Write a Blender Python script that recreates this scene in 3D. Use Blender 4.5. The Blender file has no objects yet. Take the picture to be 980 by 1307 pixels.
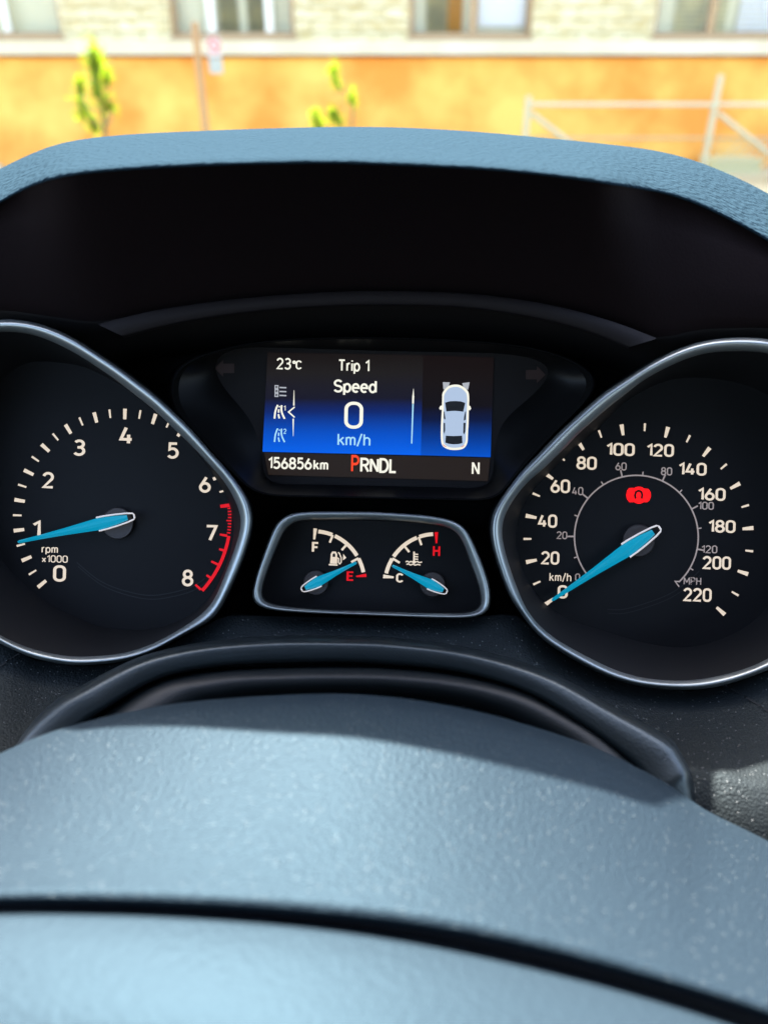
import bpy, math, random
from mathutils import Matrix, Vector
random.seed(7)
R = math.radians
sc = bpy.context.scene
COL = sc.collection

# ------------------------------------------------------------------ camera
F_PX, W_PX, H_PX = 1005.0, 980.0, 1307.0      # focal length in photo pixels, photo size
PITCH = 31.0                                   # the phone looks down at the cluster
DIST = 0.335                                   # phone to cluster, metres
cam = bpy.data.cameras.new('camera')
cam_o = bpy.data.objects.new('camera', cam); COL.objects.link(cam_o)
cam_o.location = (0, 0, 1.25); cam_o.rotation_euler = (R(90 - PITCH), 0, 0)
cam.sensor_fit = 'HORIZONTAL'; cam.sensor_width = 36.0; cam.lens = 36.0 * F_PX / W_PX
cam.clip_start = 0.01; cam.clip_end = 500
cam.dof.use_dof = True; cam.dof.focus_distance = 0.352; cam.dof.aperture_fstop = 8.6
sc.camera = cam_o

# ------------------------------------------------------------------ sky, sun, exposure
SUN_EL, SUN_AZ = 51.0, -5.0                   # ahead of the car, a little to the left
EXPO = 3.4
world = bpy.data.worlds.new('World'); sc.world = world; world.use_nodes = True
nt = world.node_tree
sky = nt.nodes.new('ShaderNodeTexSky'); sky.sky_type = 'NISHITA'; sky.sun_disc = False
sky.sun_elevation = R(SUN_EL); sky.sun_rotation = R(SUN_AZ); sky.dust_density = 3.5; sky.ozone_density = .6
nt.links.new(sky.outputs[0], nt.nodes['Background'].inputs[0])
nt.nodes['Background'].inputs[1].default_value = 0.13
sun = bpy.data.lights.new('sun', 'SUN'); sun.energy = 4.8; sun.angle = R(0.8); sun.color = (1.0, 0.95, 0.88)
sun_o = bpy.data.objects.new('sun', sun); COL.objects.link(sun_o)
d = Vector((math.sin(R(SUN_AZ)) * math.cos(R(SUN_EL)), math.cos(R(SUN_AZ)) * math.cos(R(SUN_EL)), math.sin(R(SUN_EL))))
sun_o.rotation_euler = d.to_track_quat('Z', 'Y').to_euler(); sun_o.location = (0, 4, 8)
vs = sc.view_settings
vs.view_transform = 'Standard'; vs.look = 'None'; vs.exposure = EXPO; vs.gamma = 1; vs.use_curve_mapping = False
sc.render.engine = 'CYCLES'
sc.cycles.use_denoising = True
sc.cycles.max_bounces = 8

# ------------------------------------------------------------------ frames
CAR = Matrix.Translation((0, 0, 1.25)) @ Matrix.Rotation(R(90 - PITCH), 4, 'X') @ Matrix.Translation((0, 0, -DIST))
def K(px, py, z=0.0):                          # a point of the car, x right, y up, z out of the cluster towards the driver
    dd = DIST - z
    return Vector(((px - W_PX / 2) * dd / F_PX, (H_PX / 2 - py) * dd / F_PX, z))
def WP(px, py, Y):                             # a point of the street on the vertical plane y = Y
    v = Vector(((px - W_PX / 2) / F_PX, (H_PX / 2 - py) / F_PX, -1.0))
    v = Matrix.Rotation(R(90 - PITCH), 3, 'X') @ v
    return Vector((0, 0, 1.25)) + v * (Y / v.y)

# ------------------------------------------------------------------ objects
BASE = {}
def thing(name, label, cat, base=(0, 0, 0), frame=None, group=None):
    o = bpy.data.objects.new(name, None); COL.objects.link(o)
    o.empty_display_size = 0.02
    base = Vector(base)
    o.matrix_world = (frame if frame is not None else Matrix()) @ Matrix.Translation(base)
    BASE[o.name] = base
    o['label'] = label; o['category'] = cat
    if group: o['group'] = group
    return o
def root_of(o):
    while o.parent: o = o.parent
    return o
class MB:
    def __init__(s): s.v = []; s.f = []; s.m = []
    def add(s, vs, fs, m=0):
        k = len(s.v); s.v += [Vector(p) for p in vs]
        s.f += [tuple(i + k for i in f) for f in fs]; s.m += [m] * len(fs)
    def loft(s, rows, closed=False, m=0):
        n = len(rows[0]); vs = [p for r in rows for p in r]; fs = []
        for i in range(len(rows) - 1):
            for j in range(n if closed else n - 1):
                a, b = i * n + j, i * n + (j + 1) % n
                fs.append((a, b, b + n, a + n))
        s.add(vs, fs, m)
    def poly(s, pts, m=0): s.add(pts, [tuple(range(len(pts)))], m)
    def box(s, lo, hi, m=0):
        x0, y0, z0 = lo; x1, y1, z1 = hi
        s.add([(x0,y0,z0),(x1,y0,z0),(x1,y1,z0),(x0,y1,z0),(x0,y0,z1),(x1,y0,z1),(x1,y1,z1),(x0,y1,z1)],
              [(0,3,2,1),(4,5,6,7),(0,1,5,4),(1,2,6,5),(2,3,7,6),(3,0,4,7)], m)
    def tube(s, pts, rad, n=12, m=0, cap=True):
        pts = [Vector(p) for p in pts]; rings = []
        for i, p in enumerate(pts):
            t = (pts[min(i + 1, len(pts) - 1)] - pts[max(i - 1, 0)]).normalized()
            u = t.cross(Vector((0.31, 0.92, 0.24))).normalized(); w = t.cross(u)
            r = rad[i] if isinstance(rad, (list, tuple)) else rad
            rings.append([p + (u * math.cos(a) + w * math.sin(a)) * r for a in [2 * math.pi * k / n for k in range(n)]])
        s.loft(rings, True, m)
        if cap: s.poly(rings[0][::-1], m); s.poly(rings[-1], m)
    def build(s, name, mats, parent=None, label=None, smooth=False):
        me = bpy.data.meshes.new(name)
        b = BASE.get(root_of(parent).name, Vector()) if parent else Vector()
        me.from_pydata([p - b for p in s.v], [], s.f)
        for mt in (mats if isinstance(mats, (list, tuple)) else [mats]): me.materials.append(mt)
        me.polygons.foreach_set('material_index', s.m)
        if smooth: me.polygons.foreach_set('use_smooth', [True] * len(me.polygons))
        me.update()
        o = bpy.data.objects.new(name, me); COL.objects.link(o)
        if parent: o.parent = parent
        if label: o['label'] = label
        return o

# ------------------------------------------------------------------ curves
def cr(pts, closed=False, k=10):               # dense Catmull-Rom through the points
    pts = [Vector(p) for p in pts]; n = len(pts); out = []
    for i in range(n if closed else n - 1):
        g = (lambda j: pts[j % n]) if closed else (lambda j: pts[max(0, min(n - 1, j))])
        p0, p1, p2, p3 = g(i - 1), g(i), g(i + 1), g(i + 2)
        for q in range(k):
            t = q / k
            out.append(0.5 * ((2 * p1) + (p2 - p0) * t + (2 * p0 - 5 * p1 + 4 * p2 - p3) * t * t + (3 * p1 - p0 - 3 * p2 + p3) * t ** 3))
    if not closed: out.append(pts[-1].copy())
    return out
def at_x(pts, xs):                             # y of a left-to-right curve at each x
    c = cr(pts, False, 12); out = []
    for x in xs:
        j = 0
        while j < len(c) - 2 and c[j + 1].x < x: j += 1
        a, b = c[j], c[j + 1]; t = (x - a.x) / max(1e-6, b.x - a.x)
        out.append(a.y + (b.y - a.y) * max(-1.5, min(2.5, t)))
    return out
def polar(pts, c, n):                          # closed outline resampled at n equal angles round c
    cc = cr(pts, True, 12); c = Vector(c); A = []
    for p in cc:
        q = p - c; A.append((math.atan2(-q.y, q.x) % (2 * math.pi), q.length))
    A.sort(); out = []
    for i in range(n):
        a = 2 * math.pi * i / n; lo = None
        for j in range(len(A)):
            if A[j][0] > a: lo = j; break
        if lo is None: p, q = A[-1], (A[0][0] + 2 * math.pi, A[0][1])
        elif lo == 0: p, q = (A[-1][0] - 2 * math.pi, A[-1][1]), A[0]
        else: p, q = A[lo - 1], A[lo]
        t = (a - p[0]) / max(1e-9, q[0] - p[0]); r = p[1] + (q[1] - p[1]) * t
        out.append(Vector((c.x + r * math.cos(a), c.y - r * math.sin(a))))
    rad = [(p - c).length for p in out]
    for _ in range(7): rad = [.25 * rad[i - 1] + .5 * rad[i] + .25 * rad[(i + 1) % n] for i in range(n)]
    return [c + (p - c).normalized() * q for p, q in zip(out, rad)]
def arc(cx, cy, rx, ry, a0, a1, n=14):
    return [(cx + rx * math.cos(R(a0 + (a1 - a0) * i / n)), cy + ry * math.sin(R(a0 + (a1 - a0) * i / n))) for i in range(n + 1)]

# ------------------------------------------------------------------ stroke lettering
def rr(x0, y0, x1, y1, r, n=6):
    return arc(x1-r, y1-r, r, r, 0, 90, n) + arc(x0+r, y1-r, r, r, 90, 180, n) + arc(x0+r, y0+r, r, r, 180, 270, n) + arc(x1-r, y0+r, r, r, 270, 360, n)
def loop(p): return ('loop', p)
GL = {
 '0': [loop(rr(0, 0, .56, 1, .25))],
 '1': [[(0, .77), (.27, 1), (.27, 0)]],
 '2': [arc(.27, .72, .28, .28, 165, -30, 12) + [(.0, 0), (.58, 0)]],
 '3': [arc(.26, .76, .25, .24, 150, -80, 12) + arc(.25, .26, .29, .27, 82, -150, 14), [(.16, .52), (.30, .52)]],
 '4': [[(.27, 1), (.0, .25), (.58, .25)], [(.41, .55), (.41, 0)]],
 '5': [[(.52, 1), (.09, 1), (.06, .56)] + arc(.25, .32, .30, .32, 112, -145, 14)],
 '6': [loop(arc(.28, .29, .28, .29, 0, 349, 24)), [(.36, 1), (.17, .66), (.04, .42)]],
 '7': [[(0, 1), (.55, 1), (.2, 0)]],
 '8': [loop(arc(.28, .765, .235, .235, 0, 345, 20)), loop(arc(.28, .265, .28, .265, 0, 345, 22))],
 'P': [[(0, 0), (0, 1), (.28, 1)] + arc(.28, .74, .26, .26, 80, -80, 8) + [(.28, .48), (0, .48)]],
 'R': [[(0, 0), (0, 1), (.28, 1)] + arc(.28, .75, .26, .25, 80, -80, 8) + [(.28, .5), (0, .5)], [(.28, .5), (.56, 0)]],
 'N': [[(0, 0), (0, 1)], [(0.02, .97), (.54, .03)], [(.56, 0), (.56, 1)]],
 'D': [loop([(0, 0), (0, 1), (.22, 1)] + arc(.22, .5, .36, .5, 80, -80, 12) + [(.22, 0)])],
 'L': [[(0, 1), (0, 0), (.44, 0)]],
 'T': [[(0, 1), (.58, 1)], [(.29, 1), (.29, 0)]],
 'F': [[(.46, 1), (0, 1), (0, 0)], [(0, .52), (.40, .52)]],
 'E': [[(.48, 1), (0, 1), (0, 0), (.48, 0)], [(0, .52), (.42, .52)]],
 'H': [[(0, 1), (0, 0)], [(.56, 1), (.56, 0)], [(0, .52), (.56, .52)]],
 'M': [[(0, 0), (0, 1)], [(0.02, .97), (.36, .3)], [(.36, .3), (.70, .97)], [(.72, 1), (.72, 0)]],
 'C': [arc(.28, .7, .28, .3, 25, 180, 10) + arc(.28, .3, .28, .3, 180, 335, 10)],
 'S': [arc(.28, .755, .27, .245, 25, 250, 12) + arc(.28, .25, .29, .25, 75, -160, 12)],
 'k': [[(0, 1), (0, 0)], [(.40, .7), (.02, .32)], [(.15, .44), (.44, 0)]],
 'm': [[(0, .72), (0, 0)], [(0, .5)] + arc(.17, .52, .16, .18, 160, 0, 7) + [(.33, 0)], [(.33, .5)] + arc(.50, .52, .16, .18, 160, 0, 7) + [(.66, 0)]],
 'h': [[(0, 1), (0, 0)], [(0, .46)] + arc(.22, .48, .21, .22, 150, 0, 8) + [(.43, 0)]],
 'p': [[(0, .7), (0, -.28)], loop(arc(.24, .35, .24, .35, 0, 345, 20))],
 'd': [[(.48, 1), (.48, 0)], loop(arc(.24, .35, .24, .35, 0, 345, 20))],
 'e': [[(.0, .36), (.48, .36)] + arc(.24, .35, .24, .35, 10, 310, 18)],
 'r': [[(0, .72), (0, 0)], [(0, .42)] + arc(.20, .46, .19, .24, 150, 75, 6)],
 'i': [[(0, .7), (0, 0)], [(0, 1.0), (0, .88)]],
 'x': [[(0, .6), (.42, 0)], [(.42, .6), (0, 0)]],
 '/': [[(.34, 1.05), (0, -.1)]],
 'o': [loop(arc(.13, .83, .13, .13, 0, 330, 14))],
}
def stroke_geo(pts, w, closed=False):
    p = [Vector((q[0], q[1])) for q in pts]
    q = [p[0]]
    for a in p[1:]:
        if (a - q[-1]).length > 1e-5: q.append(a)
    if closed and (q[0] - q[-1]).length < 1e-5: q.pop()
    p = q; n = len(p); L = []; Rr = []
    for i in range(n):
        a = (p[i] - p[(i - 1) % n]) if (closed or i > 0) else None
        b = (p[(i + 1) % n] - p[i]) if (closed or i < n - 1) else None
        a = (a or b).normalized(); b = (b or a).normalized()
        na, nb = Vector((-a.y, a.x)), Vector((-b.y, b.x))
        mm = na + nb
        mm = mm.normalized() if mm.length > 1e-4 else na
        k = min(1.6, 1.0 / max(0.35, mm.dot(na)))
        L.append(p[i] + mm * w / 2 * k); Rr.append(p[i] - mm * w / 2 * k)
    vs = L + Rr; fs = [(i, n + i, n + (i + 1) % n, (i + 1) % n) for i in range(n if closed else n - 1)]
    return vs, fs
def text(mb, s, cx, cy, w, h, z, wt=.17, rot=-1.5, m=0, track=.24):
    parts = []; x = 0
    for ch in s:
        if ch == ' ': x += .42; continue
        xs = []
        for st in GL[ch]:
            cl = isinstance(st, tuple); pts = st[1] if cl else st
            vs, fs = stroke_geo([(px_ + x, py_) for px_, py_ in pts], wt, cl)
            parts.append((vs, fs)); xs += [q[0] for q in pts]
        x += max(xs) + track
    allv = [v for vs, _ in parts for v in vs]
    x0, x1 = min(v.x for v in allv), max(v.x for v in allv); y0, y1 = min(v.y for v in allv), max(v.y for v in allv)
    c, sn = math.cos(R(rot)), math.sin(R(rot))
    for i, (vs, fs) in enumerate(parts):
        out = []
        for v in vs:
            u = ((v.x - x0) / max(1e-6, x1 - x0) - .5) * w; t = ((v.y - y0) / (y1 - y0) - .5) * h
            out.append(K(cx + u * c - t * sn, cy - (u * sn + t * c), z + 1.5e-5 * (i % 4)))
        mb.add(out, fs, m)
def pstroke(mb, pts, w, z, m=0, closed=False):
    vs, fs = stroke_geo(pts, w, closed); mb.add([K(v.x, v.y, z) for v in vs], fs, m)
def taper(mb, a, b, wa, wb, z, m=0):
    a, b = Vector(a), Vector(b); t = (b - a).normalized(); n = Vector((-t.y, t.x))
    mb.poly([K(*q, z) for q in (a + n * wa / 2, a - n * wa / 2, b - n * wb / 2, b + n * wb / 2)], m)
def disc(mb, cx, cy, r, z, n=48, m=0, ry=None):
    mb.poly([K(cx + r * math.cos(2 * math.pi * i / n), cy - (ry or r) * math.sin(2 * math.pi * i / n), z) for i in range(n)], m)
def pa(c, r, a): return (c[0] + r * math.cos(R(a)), c[1] - r * math.sin(R(a)))

# ------------------------------------------------------------------ materials
def lin(c): return tuple((x / 255 / 12.92) if x / 255 <= .04045 else ((x / 255 + .055) / 1.055) ** 2.4 for x in c)
def mat(name, col, rough=.5, metal=0.0, spec=.5, bump=None, mix=None, speck=None, tint=None):
    m = bpy.data.materials.new(name); m.use_nodes = True; t = m.node_tree; p = t.nodes['Principled BSDF']
    p.inputs['Base Color'].default_value = (*col, 1); p.inputs['Roughness'].default_value = rough
    p.inputs['Metallic'].default_value = metal; p.inputs['Specular IOR Level'].default_value = spec
    if tint: p.inputs['Specular Tint'].default_value = (*tint, 1)
    tc = t.nodes.new('ShaderNodeTexCoord'); src = None
    if mix:                                    # (second colour, noise scale, contrast lo, hi)
        nz = t.nodes.new('ShaderNodeTexNoise'); nz.inputs['Scale'].default_value = mix[1]; nz.inputs['Detail'].default_value = 5
        rp = t.nodes.new('ShaderNodeValToRGB'); rp.color_ramp.elements[0].position = mix[2]; rp.color_ramp.elements[1].position = mix[3]
        rp.color_ramp.elements[0].color = (*col, 1); rp.color_ramp.elements[1].color = (*mix[0], 1)
        t.links.new(tc.outputs['Object'], nz.inputs['Vector']); t.links.new(nz.outputs['Fac'], rp.inputs[0]); src = rp.outputs[0]
        t.links.new(src, p.inputs['Base Color'])
    if speck:                                  # dust: (scale, radius, share, colour)
        vo = t.nodes.new('ShaderNodeTexVoronoi'); vo.inputs['Scale'].default_value = speck[0]
        lt = t.nodes.new('ShaderNodeMath'); lt.operation = 'LESS_THAN'; lt.inputs[1].default_value = speck[1]
        sp = t.nodes.new('ShaderNodeSeparateColor'); l2 = t.nodes.new('ShaderNodeMath'); l2.operation = 'LESS_THAN'; l2.inputs[1].default_value = speck[2]
        mu = t.nodes.new('ShaderNodeMath'); mu.operation = 'MULTIPLY'
        mx = t.nodes.new('ShaderNodeMix'); mx.data_type = 'RGBA'
        t.links.new(tc.outputs['Object'], vo.inputs['Vector']); t.links.new(vo.outputs['Distance'], lt.inputs[0])
        t.links.new(vo.outputs['Color'], sp.inputs[0]); t.links.new(sp.outputs[0], l2.inputs[0])
        t.links.new(lt.outputs[0], mu.inputs[0]); t.links.new(l2.outputs[0], mu.inputs[1]); t.links.new(mu.outputs[0], mx.inputs[0])
        if src: t.links.new(src, mx.inputs[6])
        else: mx.inputs[6].default_value = (*col, 1)
        mx.inputs[7].default_value = (*speck[3], 1); t.links.new(mx.outputs[2], p.inputs['Base Color'])
    if bump:                                   # list of (kind, scale, strength, distance)
        prev = None
        for kind, s, st, ds in bump:
            if kind == 'cell':
                n = t.nodes.new('ShaderNodeTexVoronoi'); n.feature = 'SMOOTH_F1'; out = n.outputs['Distance']
            else:
                n = t.nodes.new('ShaderNodeTexNoise'); n.inputs['Detail'].default_value = 3; out = n.outputs['Fac']
            n.inputs['Scale'].default_value = s
            b = t.nodes.new('ShaderNodeBump'); b.inputs['Strength'].default_value = st; b.inputs['Distance'].default_value = ds
            t.links.new(tc.outputs['Object'], n.inputs['Vector']); t.links.new(out, b.inputs['Height'])
            if prev: t.links.new(prev, b.inputs['Normal'])
            prev = b.outputs[0]
        t.links.new(prev, p.inputs['Normal'])
    return m
def glow(name, rgb, k=1.0, base=(.02, .02, .02), rough=.5):   # a lit mark: rgb is what it shows in the picture
    m = mat(name, base, rough, spec=.15); p = m.node_tree.nodes['Principled BSDF']
    p.inputs['Emission Color'].default_value = (*lin(rgb), 1); p.inputs['Emission Strength'].default_value = k / 2 ** EXPO
    return m
M = {}
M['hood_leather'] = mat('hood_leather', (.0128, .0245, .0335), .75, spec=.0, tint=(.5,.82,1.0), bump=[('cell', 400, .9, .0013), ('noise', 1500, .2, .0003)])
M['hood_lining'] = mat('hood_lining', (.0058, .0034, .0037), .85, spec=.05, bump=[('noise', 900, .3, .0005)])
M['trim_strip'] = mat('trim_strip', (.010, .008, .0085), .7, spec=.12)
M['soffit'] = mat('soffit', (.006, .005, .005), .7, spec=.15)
M['fascia'] = mat('fascia', (.0052, .0062, .0068), .6, spec=.12, tint=(.7,.92,1.0), bump=[('cell', 1200, .6, .0005)], speck=(900, .22, .13, (.10, .105, .105)))
M['arch'] = mat('arch', (.0066, .0090, .0100), .36, spec=.5, tint=(.85,.97,1.0), bump=[('cell', 1000, .22, .0003)])
M['column'] = mat('column', (.0062, .0078, .0084), .45, spec=.2, bump=[('cell', 900, .22, .0003)])
M['wheel'] = mat('wheel', (.0054, .0088, .0128), .6, spec=.18, tint=(.42,.78,1.0), bump=[('cell', 850, .42, .0006), ('noise', 1400, .4, .0004)], speck=(900, .24, .12, (.05, .058, .06)))
M['wheel_pad'] = mat('wheel_pad', (.0070, .0112, .0155), .6, spec=.18, tint=(.42,.78,1.0), bump=[('cell', 620, .3, .0006)])
M['seam'] = mat('seam', (.012, .012, .015), .7, spec=.2)
M['black_plastic'] = mat('black_plastic', (.006, .006, .0065), .6, spec=.15)
M['pod_black'] = mat('pod_black', (.003, .003, .003), .85, spec=.03)
M['gloss_black'] = mat('gloss_black', (.003, .003, .003), .36, spec=.10)
M['dial'] = mat('dial', (.006, .006, .0066), .6, spec=.12)
M['dial_low'] = mat('dial_low', (.013, .013, .014), .5, spec=.2)
M['hub_cap'] = mat('hub_cap', (.034, .029, .028), .55, spec=.3)
M['chrome'] = mat('chrome', (.25, .27, .265), .36, metal=.8)
M['cream'] = glow('cream', (224, 203, 178), .9, (.3, .27, .22))
M['mph_grey'] = glow('mph_grey', (128, 112, 104), 1.0, (.2, .18, .17))
M['needle_blue'] = glow('needle_blue', (3, 136, 170), .95, (.004, .09, .12), .3)
M['needle_white'] = glow('needle_white', (205, 195, 190), .75, (.5, .5, .5), .35)
M['red'] = glow('red', (214, 6, 24), 1.0, (.2, .01, .01))
M['lamp_red'] = glow('lamp_red', (255, 4, 8), 1.5, (.2, .01, .01))
M['lamp_dark'] = glow('lamp_dark', (20, 0, 2), 1.0, (.01, .002, .002))
M['scr_white'] = glow('scr_white', (250, 248, 232), 1.0)
M['scr_cyan'] = glow('scr_cyan', (170, 225, 250), 1.0)
M['scr_orange'] = glow('scr_orange', (255, 66, 10), 1.0)
M['scr_grey'] = glow('scr_grey', (176, 180, 188), 1.0)
M['car_body'] = glow('car_body', (176, 196, 224), 1.0)
M['car_dark'] = glow('car_dark', (8, 8, 10), 1.0)
M['car_red'] = glow('car_red', (232, 150, 140), 1.0)
M['strip'] = glow('strip', (34, 25, 18), 1.0, (.01, .01, .01), .3)
M['indicator_off'] = mat('indicator_off', (.03, .018, .016), .5, spec=.2)

# ================================================================== THE INSTRUMENT CLUSTER
cluster = thing('instrument_cluster', 'lit car instrument cluster with two large dials, colour screen and blue needles', 'instrument panel',
                K(490, 650, -.05), CAR)
b = MB(); b.poly([K(x, y, -.056) for x, y in ((-260, 400), (1240, 400), (1240, 900), (-260, 900))])
housing = b.build('housing', M['black_plastic'], cluster)
NA = 240
ZD = -.030
def gauge(name, centre, outer, inner, floor, zf, z0=.010, zback=-.05, skirt=1.035):
    c = centre
    O, I, Fl = polar(outer, c, NA), polar(inner, c, NA), polar(floor, c, NA)
    mixp = lambda t: [o + (i - o) * t for o, i in zip(O, I)]
    lift = lambda L, z: [K(p.x, p.y, z) for p in L]
    f = MB(); f.poly(lift(Fl, zf))
    g = f.build(name, M['dial'], cluster)
    w = MB(); w.loft([lift(I, z0 - .006), lift([i + (q - i) * .5 for i, q in zip(I, Fl)], (z0 - .006 + zf) / 2), lift(Fl, zf)], True)
    w.build('gauge_well', M['black_plastic'], g, smooth=True)
    r = MB()
    r.loft([lift([Vector(c) + (o - Vector(c)) * skirt for o in O], zback), lift([Vector(c) + (o - Vector(c)) * (1 + (skirt - 1) * .35) for o in O], z0 - .012)], True, 1)
    r.loft([lift([Vector(c) + (o - Vector(c)) * (1 + (skirt - 1) * .35) for o in O], z0 - .012), lift(mixp(-.02), z0 - .004), lift(mixp(.0), z0 - .0012), lift(mixp(.10), z0 - .0002), lift(mixp(.28), z0),
            lift(mixp(.55), z0 - .0008), lift(mixp(.85), z0 - .0024), lift(mixp(1.0), z0 - .0042), lift(mixp(1.02), z0 - .006)], True, 0)
    r.build('bezel', [M['chrome'], M['black_plastic']], g, smooth=True)
    return g
T_OUT = [(0,410.6),(24.5,411),(49,415.5),(73.5,424),(98,436),(122,452),(147,468),(171,486),(196,505),(220,527),(240,546.5),(272,583),(290,603),(305,623),(316,642),(320,662),(318.7,677),(312,701),(305,721),(294,746.5),(283,768.6),(275.5,782),(264.5,792.5),(244,803.5),(224,814.5),(196,829.6),(171,838.5),(147,843.6),(103,847),(73.5,844),(36.7,835.5),(0,818),(-40,792),(-75,755),(-98,700),(-108,630),(-104,560),(-88,490),(-60,440),(-25,416)]
T_IN = [(0,423),(24.5,423.6),(49,428.5),(73.5,439),(98,451.5),(122,467),(147,484),(171,502.5),(196,522),(220,545),(240,564),(272,598),(288,617),(299.4,637),(306.7,655),(308,666),(306.7,677),(301,697),(290,726),(279,754),(272,768.6),(261,781),(240,797),(218,810),(196,821.5),(171,830.5),(147,835.5),(103,838.5),(73.5,836),(36.7,827),(0,811),(-36,785),(-68,748),(-90,697),(-98,630),(-94,560),(-79,496),(-54,450),(-24,427)]
T_FL = [(29,464.5),(66,462),(98,466),(122,474),(147,488),(171,502),(230,555),(276,612),(296,655),(297,690),(285,730),(266,765),(240,786),(208,800),(171,804),(127,800),(98,788),(62,770),(20,735),(-14,690),(-28,630),(-26,560),(-10,500)]
tach = gauge('tachometer', (130, 640), T_OUT, T_IN, T_FL, ZD)
S_OUT = [(669.6,600),(684,586),(702.7,566),(721,547.6),(739.4,531),(757.8,514.5),(776,500),(800,485),(818.4,473),(836.7,462),(855,453),(873.5,445),(892,439.5),(910,436),(928.6,434),(956,434),(985,436.5),(1015,447),(1045,470),(1070,510),(1085,570),(1090,650),(1082,730),(1062,790),(1030,826),(980,852),(952,863),(917.6,873.7),(883,878),(848,877),(813.5,873),(779,863),(744,846),(709,825),(685,806),(666,780),(653,761.6),(644,739.6),(634,710),(629,688),(628,670),(632,653),(642,636.7),(656.7,616.5)]
S_IN = [(675,613),(690,601.5),(702.7,589),(721,571.4),(739.4,552),(758,535.6),(776,520),(800,501.5),(818,487),(836.7,476),(855,466.7),(873.5,458.5),(892,452.4),(910,449),(928.6,448),(956,448),(982,450.5),(1008,460),(1034,481),(1057,518),(1072,574),(1077,650),(1070,726),(1051,782),(1022,815),(980,841),(952,853.6),(917.6,863),(883,868.5),(848,868.5),(813.5,864),(779,853),(744,835.5),(716,820),(692,802.5),(673,780),(662,756),(653,732),(644,703),(640,681),(641,666),(647.6,649.6),(660,631)]
S_FL = [(700,605),(730,575),(765,545),(800,511),(837,491),(864,483),(892,482),(919,484),(947,490),(965,497),(985,508),(1010,540),(1022,600),(1018,680),(1000,740),(970,785),(930,812),(880,826),(830,822),(770,805),(715,785),(678,750),(662,710),(660,670),(675,632)]
speedo = gauge('speedometer', (840, 660), S_OUT, S_IN, S_FL, ZD)

def mark(parent, name, mt, fn, label=None):
    b = MB(); fn(b); return b.build(name, mt, parent, label)
ZM = ZD + .0003
# --- tachometer scale
TC = (156, 661)
ta = lambda v: 219.5 - v * 261.9 / 8
for i in range(0, 27):
    v = i * .25; big = i % 2 == 0
    mt = M['red'] if v >= 6.5 else M['cream']
    mark(tach, 'tick_mark', mt, lambda b: taper(b, pa(TC, 126 if big else 128.5, ta(v)), pa(TC, 139.5, ta(v)), 4.0 if big else 2.2, 4.8 if big else 2.6, ZM))
for i in range(1, 10):
    v = 6.5 + i * .05
    mark(tach, 'red_dash', M['red'], lambda b: taper(b, pa(TC, 133 if i == 5 else 135, ta(v)), pa(TC, 139.5, ta(v)), 1.6, 1.8, ZM))
def redline(b):
    pts = [pa(TC, 138, ta(7 + i * .05)) for i in range(21)]
    pstroke(b, pts, 4.2, ZM)
    for v in (7, 7.25, 7.5, 7.75, 8): taper(b, pa(TC, 126.5 if v in (7, 7.5, 8) else 130, ta(v)), pa(TC, 136, ta(v)), 2.6, 3.2, ZM + 2e-5)
mark(tach, 'redline', M['red'], redline)
for s, x, y, w, h in (('0',76,732,16.5,21),('1',47,673.5,10.5,20),('2',61,612.8,15.5,21),('3',101.5,571.3,15,21),('4',160,555.3,16.5,20.5),('5',221,575,14.5,21),('6',261.6,618.6,15,20.5),('7',271,680,14.5,20),('8',239.6,737.8,14.5,21.5)):
    mark(tach, 'numeral', M['cream'], lambda b: text(b, s, x, y, w, h, ZM, .18))
def unit(b): text(b, 'rpm', 63.5, 703, 21, 9.5, ZM, .15); text(b, 'x1000', 70, 713.3, 33, 9.5, ZM, .15)
mark(tach, 'unit_lettering', M['cream'], unit)
def groove(b, pts):
    c = cr(pts, False, 8); pstroke(b, c, 1.2, ZM); pstroke(b, [p + Vector((1.5, 5)) for p in c], 1.0, ZM)
mark(tach, 'dial_groove', M['dial_low'], lambda b: groove(b, [(98,718),(127,741),(159,754),(196,760),(240,751),(262,738)]))
# --- speedometer scale
SC_ = (815, 687)
sa = lambda v: 215.4 - v * 257 / 220
for i in range(23):
    v = i * 10; big = i % 2 == 0
    mark(speedo, 'tick_mark', M['cream'], lambda b: taper(b, pa(SC_, 133 if big else 137, sa(v)), pa(SC_, 147, sa(v)), 3.4 if big else 2.2, 5.4 if big else 2.8, ZM))
for s, x, y, w, h in (('0',718,755.5,13,17),('20',701.7,712.2,24,17),('40',698.5,665,25,17),('60',715,620.5,25,17.5),('80',748.5,591,26,17),('100',792,573.3,36,17),('120',842.8,574.3,34.5,17),('140',884,598.3,35.5,17),('160',908.4,630.5,35,17),('180',921.4,671.6,34.5,17),('200',914.3,718.5,37,17),('220',889.6,759.3,37,17.5)):
    mark(speedo, 'numeral', M['cream'], lambda b: text(b, s, x, y, w, h, ZM, .19))
mark(speedo, 'unit_lettering', M['cream'], lambda b: text(b, 'km/h', 715, 737, 28, 11.5, ZM, .14))
MC = (812, 685.6)
ma = lambda v: 217.5 - v * 38.1 / 20
def mphring(b):
    pstroke(b, [pa(MC, 79, ma(0) - i * (ma(0) + 46) / 90) for i in range(91)] + [(861.5, 742), (866.5, 749)], 1.9, ZM)
    for i in range(14): pstroke(b, [pa(MC, 79.5, ma(i * 10)), pa(MC, 88 if i % 2 == 0 else 84, ma(i * 10))], 2.0 if i % 2 == 0 else 1.6, ZM + 3e-5)
mark(speedo, 'mile_ring', M['mph_grey'], mphring)
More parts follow.
